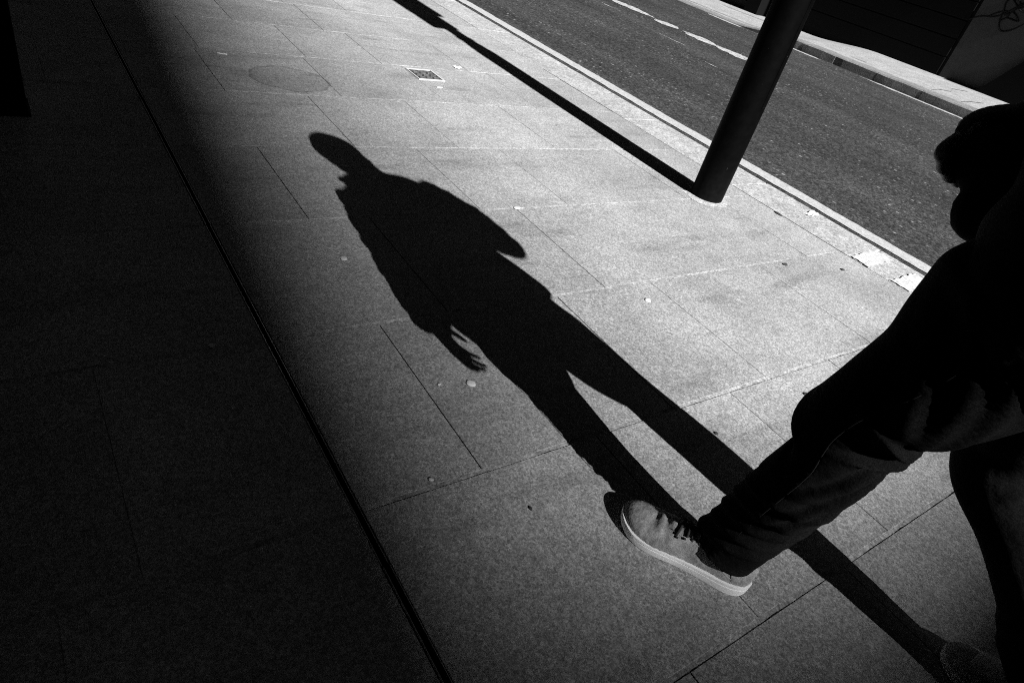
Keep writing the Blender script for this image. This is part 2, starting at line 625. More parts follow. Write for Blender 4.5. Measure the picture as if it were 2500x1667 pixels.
def blip(xa, xb, y0, y1, seed):
    """a painted loading mark across the kerbstone, with a chipped outline"""
    r = random.Random(seed)
    P = []
    for (ax, ay, bx, by) in ((xa, y0, xb, y0 + 0.02), (xb, y0 + 0.02, xb, y1), (xb, y1, xa, y1 - 0.01), (xa, y1 - 0.01, xa, y0)):
        for k in range(10):
            t = k / 10
            P.append((ax + (bx - ax) * t + r.uniform(-0.006, 0.006), ay + (by - ay) * t + r.uniform(-0.006, 0.006), 0.0065))
    cx, cy = sum(p[0] for p in P) / len(P), sum(p[1] for p in P) / len(P)
    V = P + [(cx, cy, 0.0065)]
    F = [(i, (i + 1) % len(P), len(P)) for i in range(len(P))]
    return link('loading_mark', mesh('loading_mark', V, F), MAT['paint_kerb'], kerb)
blip(3.258, 3.525, 1.185, 1.300, 31)
blip(3.262, 3.528, 0.965, 1.078, 32)

# ------------------------------------------------------------------ far pavement and kerb
def far_z(y):
    t = min(max((y - 6.5) / (7.95 - 6.5), 0), 1)
    t = t * t * (3 - 2 * t)
    return 0.100 * (1 - t) - 0.012 * t
V, F = [], []
ys = np.concatenate([np.linspace(-20, 2, 12), np.linspace(2.3, 12, 60), np.linspace(13, 40, 12)])
xs = np.linspace(FKX1 - 0.01, FBX + 0.6, 12)
for y in ys:
    for x in xs:
        V.append((x, y, far_z(y) + 0.002 + 0.01 * (x - FKX1)))
n1 = len(xs)
for j in range(len(ys) - 1):
    for i in range(n1 - 1):
        a = j * n1 + i
        F.append((a, a + 1, a + n1 + 1, a + n1))
fp = link('far_pavement', mesh('far_pavement', V, F), MAT['farpave'], None, True)
tag(fp, kind='structure')
fkerb = empty('far_kerb', (0, 0, 0))
tag(fkerb, kind='structure')
y = -4.0
while y < 16:
    L = rnd.uniform(0.42, 0.72)
    bm = bmesh.new()
    dx = rnd.uniform(-0.004, 0.004)
    nseg = 5
    vs = []
    for k in range(nseg + 1):
        yy = y + 0.002 + (L - 0.004) * k / nseg
        zt = far_z(yy) + 0.004 + rnd.uniform(-0.004, 0.003)
        jx = dx + rnd.uniform(-0.002, 0.002) + (0.004 if k in (0, nseg) else 0)
        vs.append([bm.verts.new(p) for p in ((FKX0 + jx - 0.01, yy, -0.15), (FKX0 + jx, yy, zt - 0.016), (FKX0 + jx + 0.018, yy, zt), (FKX1, yy, zt + 0.002), (FKX1, yy, -0.15))])
    for k in range(nseg):
        for q in range(4):
            bm.faces.new((vs[k][q], vs[k + 1][q], vs[k + 1][q + 1], vs[k][q + 1]))
    bm.faces.new(vs[0]); bm.faces.new(list(reversed(vs[-1])))
    bmesh.ops.recalc_face_normals(bm, faces=bm.faces[:])
    me = bpy.data.meshes.new('kerbstone')
    bm.to_mesh(me); bm.free()
    link('kerbstone', me, MAT['farkerb'], fkerb)
    y += L
# cracks and joints in the far pavement
def crack(pts, wd, parent, mat, zoff=0.006):
    V, F = [], []
    for i, (x, y) in enumerate(pts):
        z = far_z(y) + 0.002 + 0.01 * (x - FKX1) + zoff
        V += [(x - wd, y, z), (x + wd, y + wd, z)]
    for i in range(len(pts) - 1):
        F.append((2 * i, 2 * i + 1, 2 * i + 3, 2 * i + 2))
    return link('joint', mesh('joint', V, F), mat, parent)
crack([(10.5, 4.42), (10.9, 4.5), (11.2, 4.45), (11.6, 4.62), (12.0, 4.55)], 0.015, fp, MAT['bed'])
crack([(10.5, 3.98), (10.9, 4.03), (11.3, 4.0)], 0.015, fp, MAT['bed'])
crack([(10.6, 9.4), (10.62, 8.6), (10.64, 7.8), (10.66, 7.0), (10.7, 5.6)], 0.012, fp, MAT['bed'])
crack([(11.9, 9.6), (11.95, 8.8), (11.98, 8.0)], 0.012, fp, MAT['bed'])

# ------------------------------------------------------------------ buildings
fb = empty('far_building', (FBX, 6, 0.1))
tag(fb, 'far side building with a black frontage and a grey wall carrying a scrawled tag', 'building')
EDGE = 5.385
place(box('black_frontage', FBX, FBX + 0.9, EDGE, 9.15, 0.03, 4.2, MAT['blackwall']), fb)
place(box('grey_wall', FBX - 0.012, FBX + 0.9, 1.6, EDGE - 0.003, 0.03, 4.2, MAT['greywall']), fb)
place(box('pier', FBX - 0.28, FBX + 0.9, 9.153, 9.50, -0.02, 4.2, MAT['blackwall'], None, 0.01), fb)
place(box('grey_wall', FBX - 0.02, FBX + 0.9, 9.503, 13.5, -0.04, 4.2, MAT['greywall']), fb)
place(box('base_strip', FBX - 0.06, FBX - 0.021, 9.503, 13.5, -0.04, 0.16, MAT['soffit']), fb)
for k in range(14):               # slats of the black frontage
    za = 0.14 + k * 0.28
    place(box('shutter_slat', FBX - 0.022, FBX - 0.002, EDGE + 0.05, 9.10, za, za + 0.262, MAT['blackwall'], None, 0.006), fb)
place(box('upper_floors', FBX - 0.1, FBX + 14, 1.6, 60, 4.205, 62, MAT['facade']), fb)
# black wedge standing in for a shadow cast on the grey wall
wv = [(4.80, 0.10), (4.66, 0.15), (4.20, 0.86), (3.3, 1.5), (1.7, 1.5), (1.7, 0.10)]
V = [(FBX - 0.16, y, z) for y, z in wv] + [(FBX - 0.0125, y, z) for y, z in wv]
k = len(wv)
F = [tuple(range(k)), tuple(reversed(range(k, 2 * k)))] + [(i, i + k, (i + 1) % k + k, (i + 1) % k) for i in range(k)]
place(link('shadow_wedge', mesh('shadow_wedge', V, F), MAT['blackwall']), fb)
# scrawled tag on the grey wall: (y, z) on the wall face
GX = FBX - 0.016
strokes = [
    [(5.43, 1.00), (5.36, 1.05), (5.27, 1.09), (5.18, 1.11), (5.08, 1.14), (4.98, 1.22), (4.86, 1.36), (4.76, 1.5)],
    [(5.20, 1.10), (5.08, 1.20), (4.98, 1.24), (4.92, 1.20), (5.00, 1.10), (5.02, 1.22), (5.06, 1.36), (4.95, 1.44), (4.86, 1.36), (4.90, 1.26), (4.98, 1.18)],
    [(5.02, 1.20), (4.99, 1.08), (4.93, 0.99), (4.84, 0.99), (4.73, 1.06), (4.63, 1.18), (4.60, 1.30), (4.68, 1.33), (4.78, 1.29), (4.88, 1.34), (4.98, 1.40)],
    [(4.94, 1.16), (4.84, 1.16), (4.75, 1.16), (4.82, 1.22), (4.89, 1.27), (4.80, 1.40), (4.70, 1.55)],
    [(4.90, 1.30), (4.78, 1.36), (4.66, 1.52)],
]
parts = []
for st in strokes:
    parts.append(tube([(GX, a, b) for a, b in st], 0.011, 6, 6))
place(link('graffiti', mesh('graffiti', *join(parts)), MAT['graffiti'], None, True), fb)

nb = empty('near_building', (-3, 4, 0))
tag(nb, 'dark building with unseen upper floors added to shade the left pavement behind the slot drain', 'building')
place(box('wall', -12, -2.8, -12, 40, -0.1, 4.3, MAT['facade']), nb)
place(box('shade_overhang', -12, 0.08, -12, 40, 4.305, 62, MAT['facade']), nb)  # unseen mass added above the left pavement to cut its sky light
col_h = 4.3
for i, yy in enumerate((2.86,)):
    c = empty('column', (-0.025, yy, 0))
    tag(c, 'black square steel column in deep shade at the far left, beyond the slot drain', 'column')
    place(box('shaft', -0.095, 0.045, yy - 0.07, yy + 0.07, 0.012, col_h, MAT['black'], None, 0.004), c)
    place(box('base_plate', -0.10, 0.052, yy - 0.076, yy + 0.076, -0.003, 0.0125, MAT['black'], None, 0.002), c)

# unseen block added behind the camera: its leaning edge softly shades the left
TD = 130.0
shade_tower = empty('shade_tower', (-20, -TD - 10, 0))
tag(shade_tower, 'added unseen light-blocking tower flaring outward with height, down the street behind the viewer', 'shade_tower')
TZ = TD * math.tan(SUN_EL)
def shade_edge_x(z): return 1.21 - SUN_AZ * TD + 0.085 * (z - TZ - 1.4)
TH = 128.0
V = [(-60, -TD - 30, -0.2), (shade_edge_x(0) - 4.0, -TD - 30, -0.2), (shade_edge_x(0), -TD, -0.2), (-60, -TD, -0.2),
     (-60, -TD - 30, TH), (shade_edge_x(TH) - 4.0, -TD - 30, TH), (shade_edge_x(TH), -TD, TH), (-60, -TD, TH)]
place(link('shaft', mesh('shaft', V, box_vf(0, 1, 0, 1, 0, 1)[1]), MAT['facade']), shade_tower)  # unseen shaft added to shade the left
place(box('shade_tower_base', -60, shade_edge_x(0) - 1.2, -TD + 0.003, -TD + 10, -0.2, 9, MAT['facade']), shade_tower)
blk = empty('rear_shade_block', (6, -50, 0))
tag(blk, 'added unseen block behind the viewer that shades the foreground', 'building')
BD = 45.0
BH = (BD + 0.33) * math.tan(SUN_EL)
place(box('wall', -14, 70, -BD - 20, -BD, -0.2, BH, MAT['facade']), blk)  # unseen block added so its roofline dims sunlight on the foreground
eb = empty('end_sky_blocker', (6, 75, 0))
tag(eb, 'added unseen block cutting sky light at the far end of the street', 'building')
place(box('wall', -30, 50, 62, 80, -0.2, 30, MAT['facade']), eb)  # added out of view to keep low sky light off the shadows
rb = empty('opposite_block', (30, -30, 0))
tag(rb, 'dark block set back on the opposite side behind the viewer', 'building')
place(box('wall', 16, 30, -90, 1.2, -0.2, 60, MAT['facade']), rb)

# ------------------------------------------------------------------ black street post
PX, PY = 2.885, 1.962
post = empty('street_post', (PX, PY, 0))
tag(post, 'thick black cylindrical metal post standing near the kerb', 'post')
def lathe(name, prof, cx, cy, mat, root, seg=48):
    V, F = [], []
    for r, z in prof:
        for j in range(seg):
            a = 2 * math.pi * j / seg
            V.append((cx + r * math.cos(a), cy + r * math.sin(a), z))
    for i in range(len(prof) - 1):
        for j in range(seg):
            k = (j + 1) % seg
            F.append((i * seg + j, i * seg + k, (i + 1) * seg + k, (i + 1) * seg + j))
    F.append(tuple(reversed(range(seg))))
    F.append(tuple(range((len(prof) - 1) * seg, len(prof) * seg)))
    o = link(name, mesh(name, V, F), mat, None, True)
    return place(o, root)
lathe('lower_shaft', [(0.085, -0.1), (0.085, 0.003), (0.0855, 0.3), (0.0855, 1.50), (0.0855, 1.60), (0.082, 1.66), (0.072, 1.74), (0.063, 1.80)], PX, PY, MAT['black'], post)
lathe('upper_shaft', [(0.061, 1.795), (0.061, 3.4), (0.055, 5.2)], PX, PY, MAT['black'], post, 32)
lathe('collar', [(0.062, 1.83), (0.072, 1.835), (0.072, 1.86), (0.062, 1.865)], PX, PY, MAT['black'], post, 32)
# small push-button box and bracket high on the post, then the wide signal head
b1 = box('bracket_box', PX - 0.16, PX + 0.085, PY - 0.10, PY + 0.085, 2.06, 2.30, MAT['black'], None, 0.03); place(b1, post)
b2 = box('signal_head', PX - 0.17, PX + 0.15, PY - 0.14, PY + 0.12, 2.36, 3.20, MAT['black'], None, 0.03); place(b2, post)
place(box('door_panel', PX - 0.004, PX + 0.004, PY - 0.0868, PY - 0.0854, 0.5, 1.1, MAT['black']), post)
# mortar collar around the foot
V, F = [], []
sg = 40
for j in range(sg):
    a = 2 * math.pi * j / sg
    r1 = 0.125 + rnd.uniform(-0.014, 0.020)
    V += [(PX + 0.082 * math.cos(a), PY + 0.082 * math.sin(a), 0.007), (PX + r1 * math.cos(a), PY + r1 * math.sin(a), 0.0012)]
for j in range(sg):
    k = (j + 1) % sg
    F.append((2 * j, 2 * j + 1, 2 * k + 1, 2 * k))
place(link('mortar_ring', mesh('mortar_ring', V, F), MAT['collar']), post)

# ------------------------------------------------------------------ small inspection cover
dc = empty('inspection_cover', (2.065, 3.62, 0))
tag(dc, 'small square iron inspection cover set in the pale paving', 'cover')
DX0, DX1, DY0, DY1 = 1.984, 2.142, 3.532, 3.703
for (a, b, c, d) in ((DX0 - 0.008, DX1 + 0.012, DY1, DY1 + 0.013), (DX0 - 0.008, DX1 + 0.012, DY0 - 0.008, DY0),
                     (DX0 - 0.008, DX0, DY0 + 0.0005, DY1 - 0.0005), (DX1, DX1 + 0.012, DY0 + 0.0005, DY1 - 0.0005)):
    place(box('frame', a, b, c, d, -0.002, 0.006, MAT['brass']), dc)
place(box('plate', DX0 + 0.001, DX1 - 0.001, DY0 + 0.001, DY1 - 0.001, -0.002, 0.0022, MAT['iron']), dc)
for k in range(7):
    yy = DY0 + 0.014 + k * 0.0222
    for q in range(3):
        xx = DX0 + 0.012 + q * 0.048 + (0.010 if k % 2 else 0)
        place(box('rib', xx, xx + 0.034, yy, yy + 0.009, 0.0018, 0.0052, MAT['ironrib']), dc)

# ------------------------------------------------------------------ gum, litter
def blob(name, x, y, rx, ry, mat, label, cat, group=None, h=0.0035, seed=0):
    r = random.Random(seed)
    V, F = [], []
    sg = 18
    ph = [r.uniform(0.82, 1.15) for _ in range(sg)]
    ph = [(ph[i - 1] + 2 * ph[i] + ph[(i + 1) % sg]) / 4 for i in range(sg)]
    for k, (s, z) in enumerate(((1.0, 0.0), (0.85, 0.75), (0.45, 1.0))):
        for j in range(sg):
            a = 2 * math.pi * j / sg
            V.append((rx * s * ph[j] * math.cos(a), ry * s * ph[j] * math.sin(a), z * h))
    for i in range(2):
        for j in range(sg):
            k = (j + 1) % sg
            F.append((i * sg + j, i * sg + k, (i + 1) * sg + k, (i + 1) * sg + j))
    F.append(tuple(range(2 * sg, 3 * sg)))
    F.append(tuple(reversed(range(sg))))
    o = link(name, mesh(name, V, F), mat, None, True)
    o.location = (x, y, 0.0008)
    return tag(o, label, cat, group)
G1 = 'pale gum spots on the paving'
blob('chewing_gum', 0.781, 1.691, 0.012, 0.014, MAT['gum'], 'pale round gum spot left of the shadow chest', 'gum', G1, seed=1)
blob('chewing_gum', 0.875, 1.034, 0.013, 0.014, MAT['gum'], 'pale gum spot just below the shadow hand', 'gum', G1, seed=2)
blob('chewing_gum', 0.790, 1.055, 0.006, 0.004, MAT['gum'], 'tiny pale gum fleck left of the spot under the shadow hand', 'gum', G1, seed=3)
blob('chewing_gum', 0.620, 0.777, 0.006, 0.006, MAT['gum'], 'small pale gum spot at the joint near the slot drain', 'gum', G1, seed=4)
blob('chewing_gum', 1.752, 1.237, 0.013, 0.012, MAT['gum'], 'pale gum spot right of the shadow hip', 'gum', G1, seed=5)
blob('chewing_gum', 1.643, 1.952, 0.017, 0.012, MAT['gum'], 'pale gum spot on the joint right of the shadow shoulder', 'gum', G1, seed=6)
blob('chewing_gum', 0.305, 1.355, 0.009, 0.008, MAT['gum'], 'dim gum spot in the shade left of the slot drain', 'gum', G1, seed=7)
blob('chewing_gum', 2.053, 3.405, 0.022, 0.014, MAT['gum'], 'pale gum spot below the inspection cover', 'gum', G1, seed=8)
G2 = 'dark gum spots on the paving'
blob('chewing_gum', 2.721, 1.312, 0.017, 0.012, MAT['darkgum'], 'larger dark gum spot left of the painted kerb marks', 'gum', G2, seed=9)
blob('chewing_gum', 3.050, 1.207, 0.013, 0.010, MAT['darkgum'], 'dark gum spot nearest the painted kerb marks', 'gum', G2, seed=10)
blob('chewing_gum', 1.454, 0.634, 0.006, 0.007, MAT['darkgum'], 'small dark gum spot beside the right shadow shin', 'gum', G2, seed=11)
blob('chewing_gum', 1.934, 0.653, 0.010, 0.008, MAT['darkgum'], 'small dark gum spot close to the walking knee', 'gum', G2, seed=12)
blob('chewing_gum', 0.790, 0.623, 0.004, 0.006, MAT['darkgum'], 'tiny dark gum spot left of the grey shoe tip', 'gum', G2, seed=13)
# cigarette end
def cigarette(x, y, rot, L, label):
    c = empty('cigarette_end', (x, y, 0.0045))
    tag(c, label, 'cigarette')
    d = np.array([math.cos(rot), math.sin(rot), 0])
    V, F = loft([(*(d * t), 0.0038, 0.0038) for t in (-L / 2, -L / 6, 0.1 * L)], 10, 2)
    link('paper_tube', mesh('paper_tube', V, F), MAT['paper'], c, True)
    V, F = loft([(*(d * t), 0.0039, 0.0039) for t in (0.101 * L, 0.3 * L, L / 2)], 10, 2)
    link('filter', mesh('filter', V, F), MAT['paper'], c, True)
cigarette(0.919, 3.685, -0.3, 0.05, 'white cigarette end above the round stain')
# crumpled paper scraps
def scrap(x, y, rx, ry, label, seed, mat='paper', z=0.002):
    r = random.Random(seed)
    V, F = [], []
    n = 6
    for j in range(n):
        for i in range(n):
            V.append(((i / (n - 1) - 0.5) * rx * 2 + r.uniform(-.1, .1) * rx, (j / (n - 1) - 0.5) * ry * 2 + r.uniform(-.1, .1) * ry, abs(r.gauss(0, 0.006))))
    for j in range(n - 1):
        for i in range(n - 1):
            a = j * n + i
            F.append((a, a + 1, a + n + 1, a + n))
    o = link('paper_scrap', mesh('paper_scrap', V, F), MAT[mat])
    sm = o.modifiers.new('t', 'SOLIDIFY'); sm.thickness = 0.0012
    o.location = (x, y, z)
    tag(o, label, 'paper')
scrap(3.50, 1.70, 0.05, 0.018, 'crumpled white paper scrap lying on the kerbstone', 41)
scrap(2.406, 3.818, 0.026, 0.018, 'small crumpled scrap right of the inspection cover', 42)
o = blob('dead_leaf', 3.238, 1.736, 0.010, 0.028, MAT['darkgum'], 'small black leaf fragment in the kerb joint', 'leaf', None, 0.006, 51)

# ------------------------------------------------------------------ walking person
# body: one continuous surface (torso, head, limbs, hands), mostly under the clothes
P = []
P.append(loft([(1.20, 0.11, 0.80, 0.13, 0.10), (1.19, 0.11, 0.92, 0.15, 0.11), (1.18, 0.12, 1.10, 0.13, 0.10), (1.175, 0.13, 1.30, 0.15, 0.11),
               (1.165, 0.12, 1.42, 0.13, 0.09), (1.155, 0.125, 1.48, 0.062, 0.062), (1.145, 0.14, 1.54, 0.057, 0.062)], 24, 6))
# head, tilted to its right shoulder a little and looking ahead-left
hx, hy, hz = 1.120, 0.165, 1.628
tilt = Vector((-0.16, 0.06, 1.0)).normalized()
fw = Vector((-0.25, 1.0, -0.08)).normalized()
sd_ = fw.cross(tilt).normalized()
fw = tilt.cross(sd_).normalized()
def hp(a, b, c):
    v = Vector((hx, hy, hz)) + sd_ * a + fw * b + tilt * c
    return (v.x, v.y, v.z)
def ellipsoid(c, ax, n=20, m=14):
    V, F = [], []
    for i in range(m + 1):
        ph = math.pi * i / m
        for j in range(n):
            th = 2 * math.pi * j / n
            a, b, d = ax[0] * math.sin(ph) * math.cos(th), ax[1] * math.sin(ph) * math.sin(th), ax[2] * math.cos(ph)
            V.append(hp(c[0] + a, c[1] + b, c[2] + d))
    for i in range(m):
        for j in range(n):
            k = (j + 1) % n
            F.append((i * n + j, (i + 1) * n + j, (i + 1) * n + k, i * n + k))
    return V, F
P.append(ellipsoid((0, -0.012, 0.025), (0.074, 0.094, 0.095)))
P.append(ellipsoid((0, 0.028, -0.045), (0.056, 0.066, 0.072)))
P.append(ellipsoid((0, 0.070, -0.090), (0.026, 0.026, 0.024)))        # chin
P.append(ellipsoid((0, 0.100, -0.030), (0.013, 0.022, 0.020)))        # nose
P.append(ellipsoid((0, 0.094, -0.004), (0.010, 0.014, 0.026)))
P.append(ellipsoid((0, 0.086, -0.064), (0.024, 0.013, 0.008)))        # lips
P.append(ellipsoid((0, 0.080, 0.018), (0.046, 0.014, 0.010)))         # brow
for s in (-1, 1):
    P.append(ellipsoid((0.075 * s, -0.01, -0.015), (0.012, 0.020, 0.032)))
P.append(loft([(1.155, 0.125, 1.47, 0.056, 0.056), (1.13, 0.15, 1.56, 0.054, 0.058), (1.12, 0.165, 1.62, 0.05, 0.055)], 20, 4))
# arms
ARM_L = [(1.045, 0.11, 1.405), (1.005, 0.05, 1.31), (0.962, -0.02, 1.155), (0.938, -0.02, 1.02), (0.920, 0.0, 0.912)]
ARM_R = [(1.335, 0.12, 1.415), (1.405, 0.085, 1.30), (1.434, 0.055, 1.155), (1.390, 0.20, 1.130), (1.306, 0.362, 1.012)]
rl = (0.058, 0.052, 0.042, 0.038, 0.028)
P.append(loft([(*p, r, r) for p, r in zip(ARM_L, rl)], 18, 6))
P.append(loft([(*p, r, r) for p, r in zip(ARM_R, rl)], 18, 6))
def hand(wrist, d, pn, th_side, curl, scale=1.0, spread=0.0, curls=(1, 1, 1, 1)):
    """palm and five fingers. d: direction of the fingers, pn: palm normal (curl direction), th_side: towards the thumb"""
    d = Vector(d).normalized(); pn = Vector(pn); pn = (pn - d * pn.dot(d)).normalized()
    ts = Vector(th_side); ts = (ts - d * ts.dot(d) - pn * ts.dot(pn)).normalized()
    W = Vector(wrist)
    out = []
    def pt(a, b, c): return W + d * a * scale + ts * b * scale + pn * c * scale
    out.append(loft([(*pt(-0.02, 0, 0), 0.028 * scale, 0.020 * scale), (*pt(0.03, 0.002, 0), 0.036 * scale, 0.017 * scale),
                     (*pt(0.075, 0, 0.002), 0.040 * scale, 0.015 * scale), (*pt(0.095, 0, 0.005), 0.034 * scale, 0.010 * scale)], 18, 4, side=tuple(ts)))
    for (b, L), cm in zip(((0.030, 0.070), (0.010, 0.079), (-0.010, 0.074), (-0.029, 0.058)), curls):
        ang = 0.0
        fd = (d + ts * (b * spread)).normalized()
        p = pt(0.082, b, 0.003)
        pts = [(p, 0.0092)]
        for k, (fr, cv) in enumerate(((0.45, 0.5), (0.32, 1.0), (0.23, 0.8))):
            ang += curl * cv * cm
            p = p + (fd * math.cos(ang) + pn * math.sin(ang)) * L * fr * scale
            pts.append((p, (0.0088, 0.0080, 0.0066)[k]))
        out.append(loft([(*q, r * scale, r * scale) for q, r in pts], 12, 4, side=tuple(ts)))
    q0, q1, q2, q3 = pt(0.015, 0.028, 0.004), pt(0.045, 0.050, 0.014), pt(0.070, 0.056, 0.024), pt(0.088, 0.052, 0.036)
    out.append(loft([(*q, r * scale, r * scale) for q, r in ((q0, 0.014), (q1, 0.011), (q2, 0.0098), (q3, 0.0075))], 12, 4, side=tuple(pn)))
    return out
P += hand((0.918, 0.002, 0.895), (0.10, 0.02, -1.0), (0.90, -0.42, 0.2), (0.45, 0.88, 0.0), 0.55, 0.95, 8.0, (0.7, 0.9, 1.1, 1.3))
P += hand((1.294, 0.384, 0.990), (-0.45, 0.50, -0.85), (-0.7, -0.5, -0.3), (-0.3, 0.3, 0.8), 0.75)
# legs and feet inside the trousers and shoes
P.append(loft([(1.10, 0.13, 0.86, 0.085, 0.095), (1.10, 0.20, 0.66, 0.07, 0.085), (1.095, 0.268, 0.48, 0.052, 0.058), (1.088, 0.285, 0.33, 0.048, 0.054),
               (1.092, 0.315, 0.16, 0.036, 0.040), (1.094, 0.318, 0.06, 0.036, 0.042)], 20, 6))
P.append(loft([(1.10, 0.29, 0.05, 0.030, 0.032), (1.06, 0.37, 0.05, 0.034, 0.026), (1.02, 0.44, 0.045, 0.034, 0.018)], 16, 4))
P.append(loft([(1.28, 0.10, 0.86, 0.085, 0.095), (1.315, 0.115, 0.66, 0.07, 0.085), (1.36, 0.112, 0.485, 0.052, 0.058), (1.385, -0.01, 0.345, 0.048, 0.052),
               (1.405, -0.155, 0.19, 0.036, 0.040), (1.41, -0.20, 0.14, 0.036, 0.040)], 20, 6))
P.append(loft([(1.41, -0.235, 0.135, 0.03, 0.03), (1.42, -0.16, 0.09, 0.034, 0.026), (1.43, -0.10, 0.055, 0.034, 0.018)], 16, 4))
person = link('person', mesh('person', *join(P)), MAT['skin'])
remesh(person, 0.0055, 4)
tag(person, 'walking person in black jacket and dark jeans with grey white-soled canvas shoes', 'person')

# hair
Hp = [ellipsoid((0, -0.018, 0.040), (0.095, 0.110, 0.104)), ellipsoid((0, -0.05, -0.03), (0.086, 0.066, 0.080)), ellipsoid((0, 0.05, 0.078), (0.06, 0.045, 0.045))]
hair = link('hair', mesh('hair', *join(Hp)), MAT['hair'], person)
remesh(hair, 0.007, 3)

# trousers -------------------------------------------------------
def gauss(x, m, s): return np.exp(-((x - m) / s) ** 2)
_rf = np.random.RandomState(5)
_f = [( _rf.uniform(3, 14), _rf.randint(1, 4), _rf.uniform(0, 6.28), _rf.uniform(0.3, 1.0)) for _ in range(10)]
def soft(z, th, k=1.0):
    v = np.zeros_like(th)
    for f, m, p, a in _f:
        v = v + a * np.sin(f * z * 6.28 * k + m * th + p)
    return v / 4.0
def ridge(z, th, z0, th0, slope, wz, wth, amp):
    """one fold: a ridge around (z0, th0) whose height shifts with th by slope"""
    d = (th - th0 + math.pi) % (2 * math.pi) - math.pi
    return amp * np.exp(-((z - z0 - slope * d) / wz) ** 2) * np.exp(-(d / wth) ** 2)
# angles: 0 = +X side, pi/2 = front (+Y), pi = camera side, 3pi/2 = back
def disp_left(s, th, p):
    z = p[2]
    o = 0.0022 * soft(z, th)
    FR, NEAR, BK = math.pi / 2, math.pi, 3 * math.pi / 2
    # knee hollow folds, fanning from the back of the knee
    for z0, sl, a in ((0.455, 0.10, 0.014), (0.505, 0.05, 0.016), (0.40, 0.13, 0.013), (0.555, -0.02, 0.012), (0.35, 0.12, 0.011)):
        o = o + ridge(z, th, z0, BK - 0.35, sl, 0.016, 1.0, a)
        o = o - ridge(z, th, z0 + 0.026, BK - 0.35, sl, 0.012, 0.9, a * 0.7)
    # knee crease towards the front
    o = o + ridge(z, th, 0.47, FR + 0.35, -0.05, 0.022, 0.6, 0.010)
    o = o - ridge(z, th, 0.425, FR + 0.4, -0.06, 0.018, 0.7, 0.009)
    # thigh drapes
    for z0, sl, a in ((0.61, -0.10, 0.012), (0.67, -0.14, 0.013), (0.735, -0.16, 0.013)):
        o = o + ridge(z, th, z0, NEAR + 0.5, sl, 0.024, 0.9, a)
    o = o + ridge(z, th, 0.775, FR + 0.7, 0.02, 0.022, 0.6, 0.012)
    # stacked hem
    for z0, a in ((0.135, 0.008), (0.175, 0.010), (0.22, 0.009), (0.27, 0.008), (0.315, 0.007)):
        o = o + ridge(z, th, z0, NEAR + 0.2, 0.035, 0.011, 1.6, a) - ridge(z, th, z0 + 0.02, NEAR, 0.03, 0.010, 1.5, a * 0.6)
    # outer seam: a thin raised line with puckers
    o = o + 0.0025 * gauss((th - NEAR - 0.12 + math.pi) % (2 * math.pi) - math.pi, 0, 0.05) * (1 + 0.6 * math.sin(z * 420))
    return o
LEG_L = [(1.094, 0.331, 0.078, 0.066, 0.072), (1.094, 0.325, 0.110, 0.061, 0.070), (1.092, 0.308, 0.200, 0.058, 0.072), (1.086, 0.285, 0.315, 0.068, 0.073),
         (1.090, 0.266, 0.420, 0.074, 0.070), (1.094, 0.270, 0.490, 0.080, 0.083), (1.102, 0.252, 0.565, 0.100, 0.085), (1.104, 0.212, 0.655, 0.100, 0.108),
         (1.118, 0.178, 0.760, 0.116, 0.138), (1.110, 0.130, 0.850, 0.135, 0.135), (1.15, 0.12, 0.97, 0.15, 0.125)]
def disp_right(s, th, p):
    z = p[2]
    o = 0.0025 * soft(z + 0.37, th)
    FR, NEAR, BK = math.pi / 2, math.pi, 3 * math.pi / 2
    for z0, sl, a in ((0.45, 0.08, 0.010), (0.50, 0.04, 0.011), (0.40, 0.1, 0.009)):
        o = o + ridge(z, th, z0, BK, sl, 0.016, 1.0, a)
    for z0, a in ((0.235, 0.006), (0.275, 0.006)):
        o = o + ridge(z, th, z0, NEAR, 0.03, 0.012, 1.5, a)
    o = o + 0.002 * gauss((th - NEAR + math.pi) % (2 * math.pi) - math.pi, 0, 0.05)
    return o
LEG_R = [(1.414, -0.245, 0.098, 0.050, 0.082), (1.412, -0.225, 0.120, 0.048, 0.078), (1.410, -0.195, 0.150, 0.048, 0.075), (1.405, -0.150, 0.190, 0.054, 0.068), (1.398, -0.092, 0.272, 0.062, 0.068), (1.380, -0.004, 0.374, 0.080, 0.070),
         (1.362, 0.084, 0.452, 0.078, 0.080), (1.345, 0.112, 0.530, 0.080, 0.078), (1.312, 0.115, 0.630, 0.108, 0.100), (1.290, 0.110, 0.760, 0.114, 0.130),
         (1.275, 0.115, 0.860, 0.105, 0.135), (1.23, 0.12, 0.97, 0.13, 0.125)]
tv = join([loft(LEG_L, 72, 22, disp_left, 2.1), loft(LEG_R, 64, 18, disp_right, 2.1)])
trousers = link('trousers', mesh('trousers', *tv), MAT['denim'], person, True)
trousers['label'] = 'creased dark denim trousers'
# seam stitching down the outer side of the front leg
S = catmull(LEG_L, 22)
pts = []
for i in range(40, len(S) - 30, 6):
    th = np.array([math.pi + 0.12])
    r = S[i, 3] + disp_left(0, th, S[i, :3])[0] + 0.0006
    pts.append((S[i, 0] + r * math.cos(th[0]), S[i, 1] + (S[i, 4] + 0.001) * math.sin(th[0]), S[i, 2]))
link('side_seam', mesh('side_seam', *tube(pts, 0.0011, 6, 2)), MAT['stitch'], trousers, True)

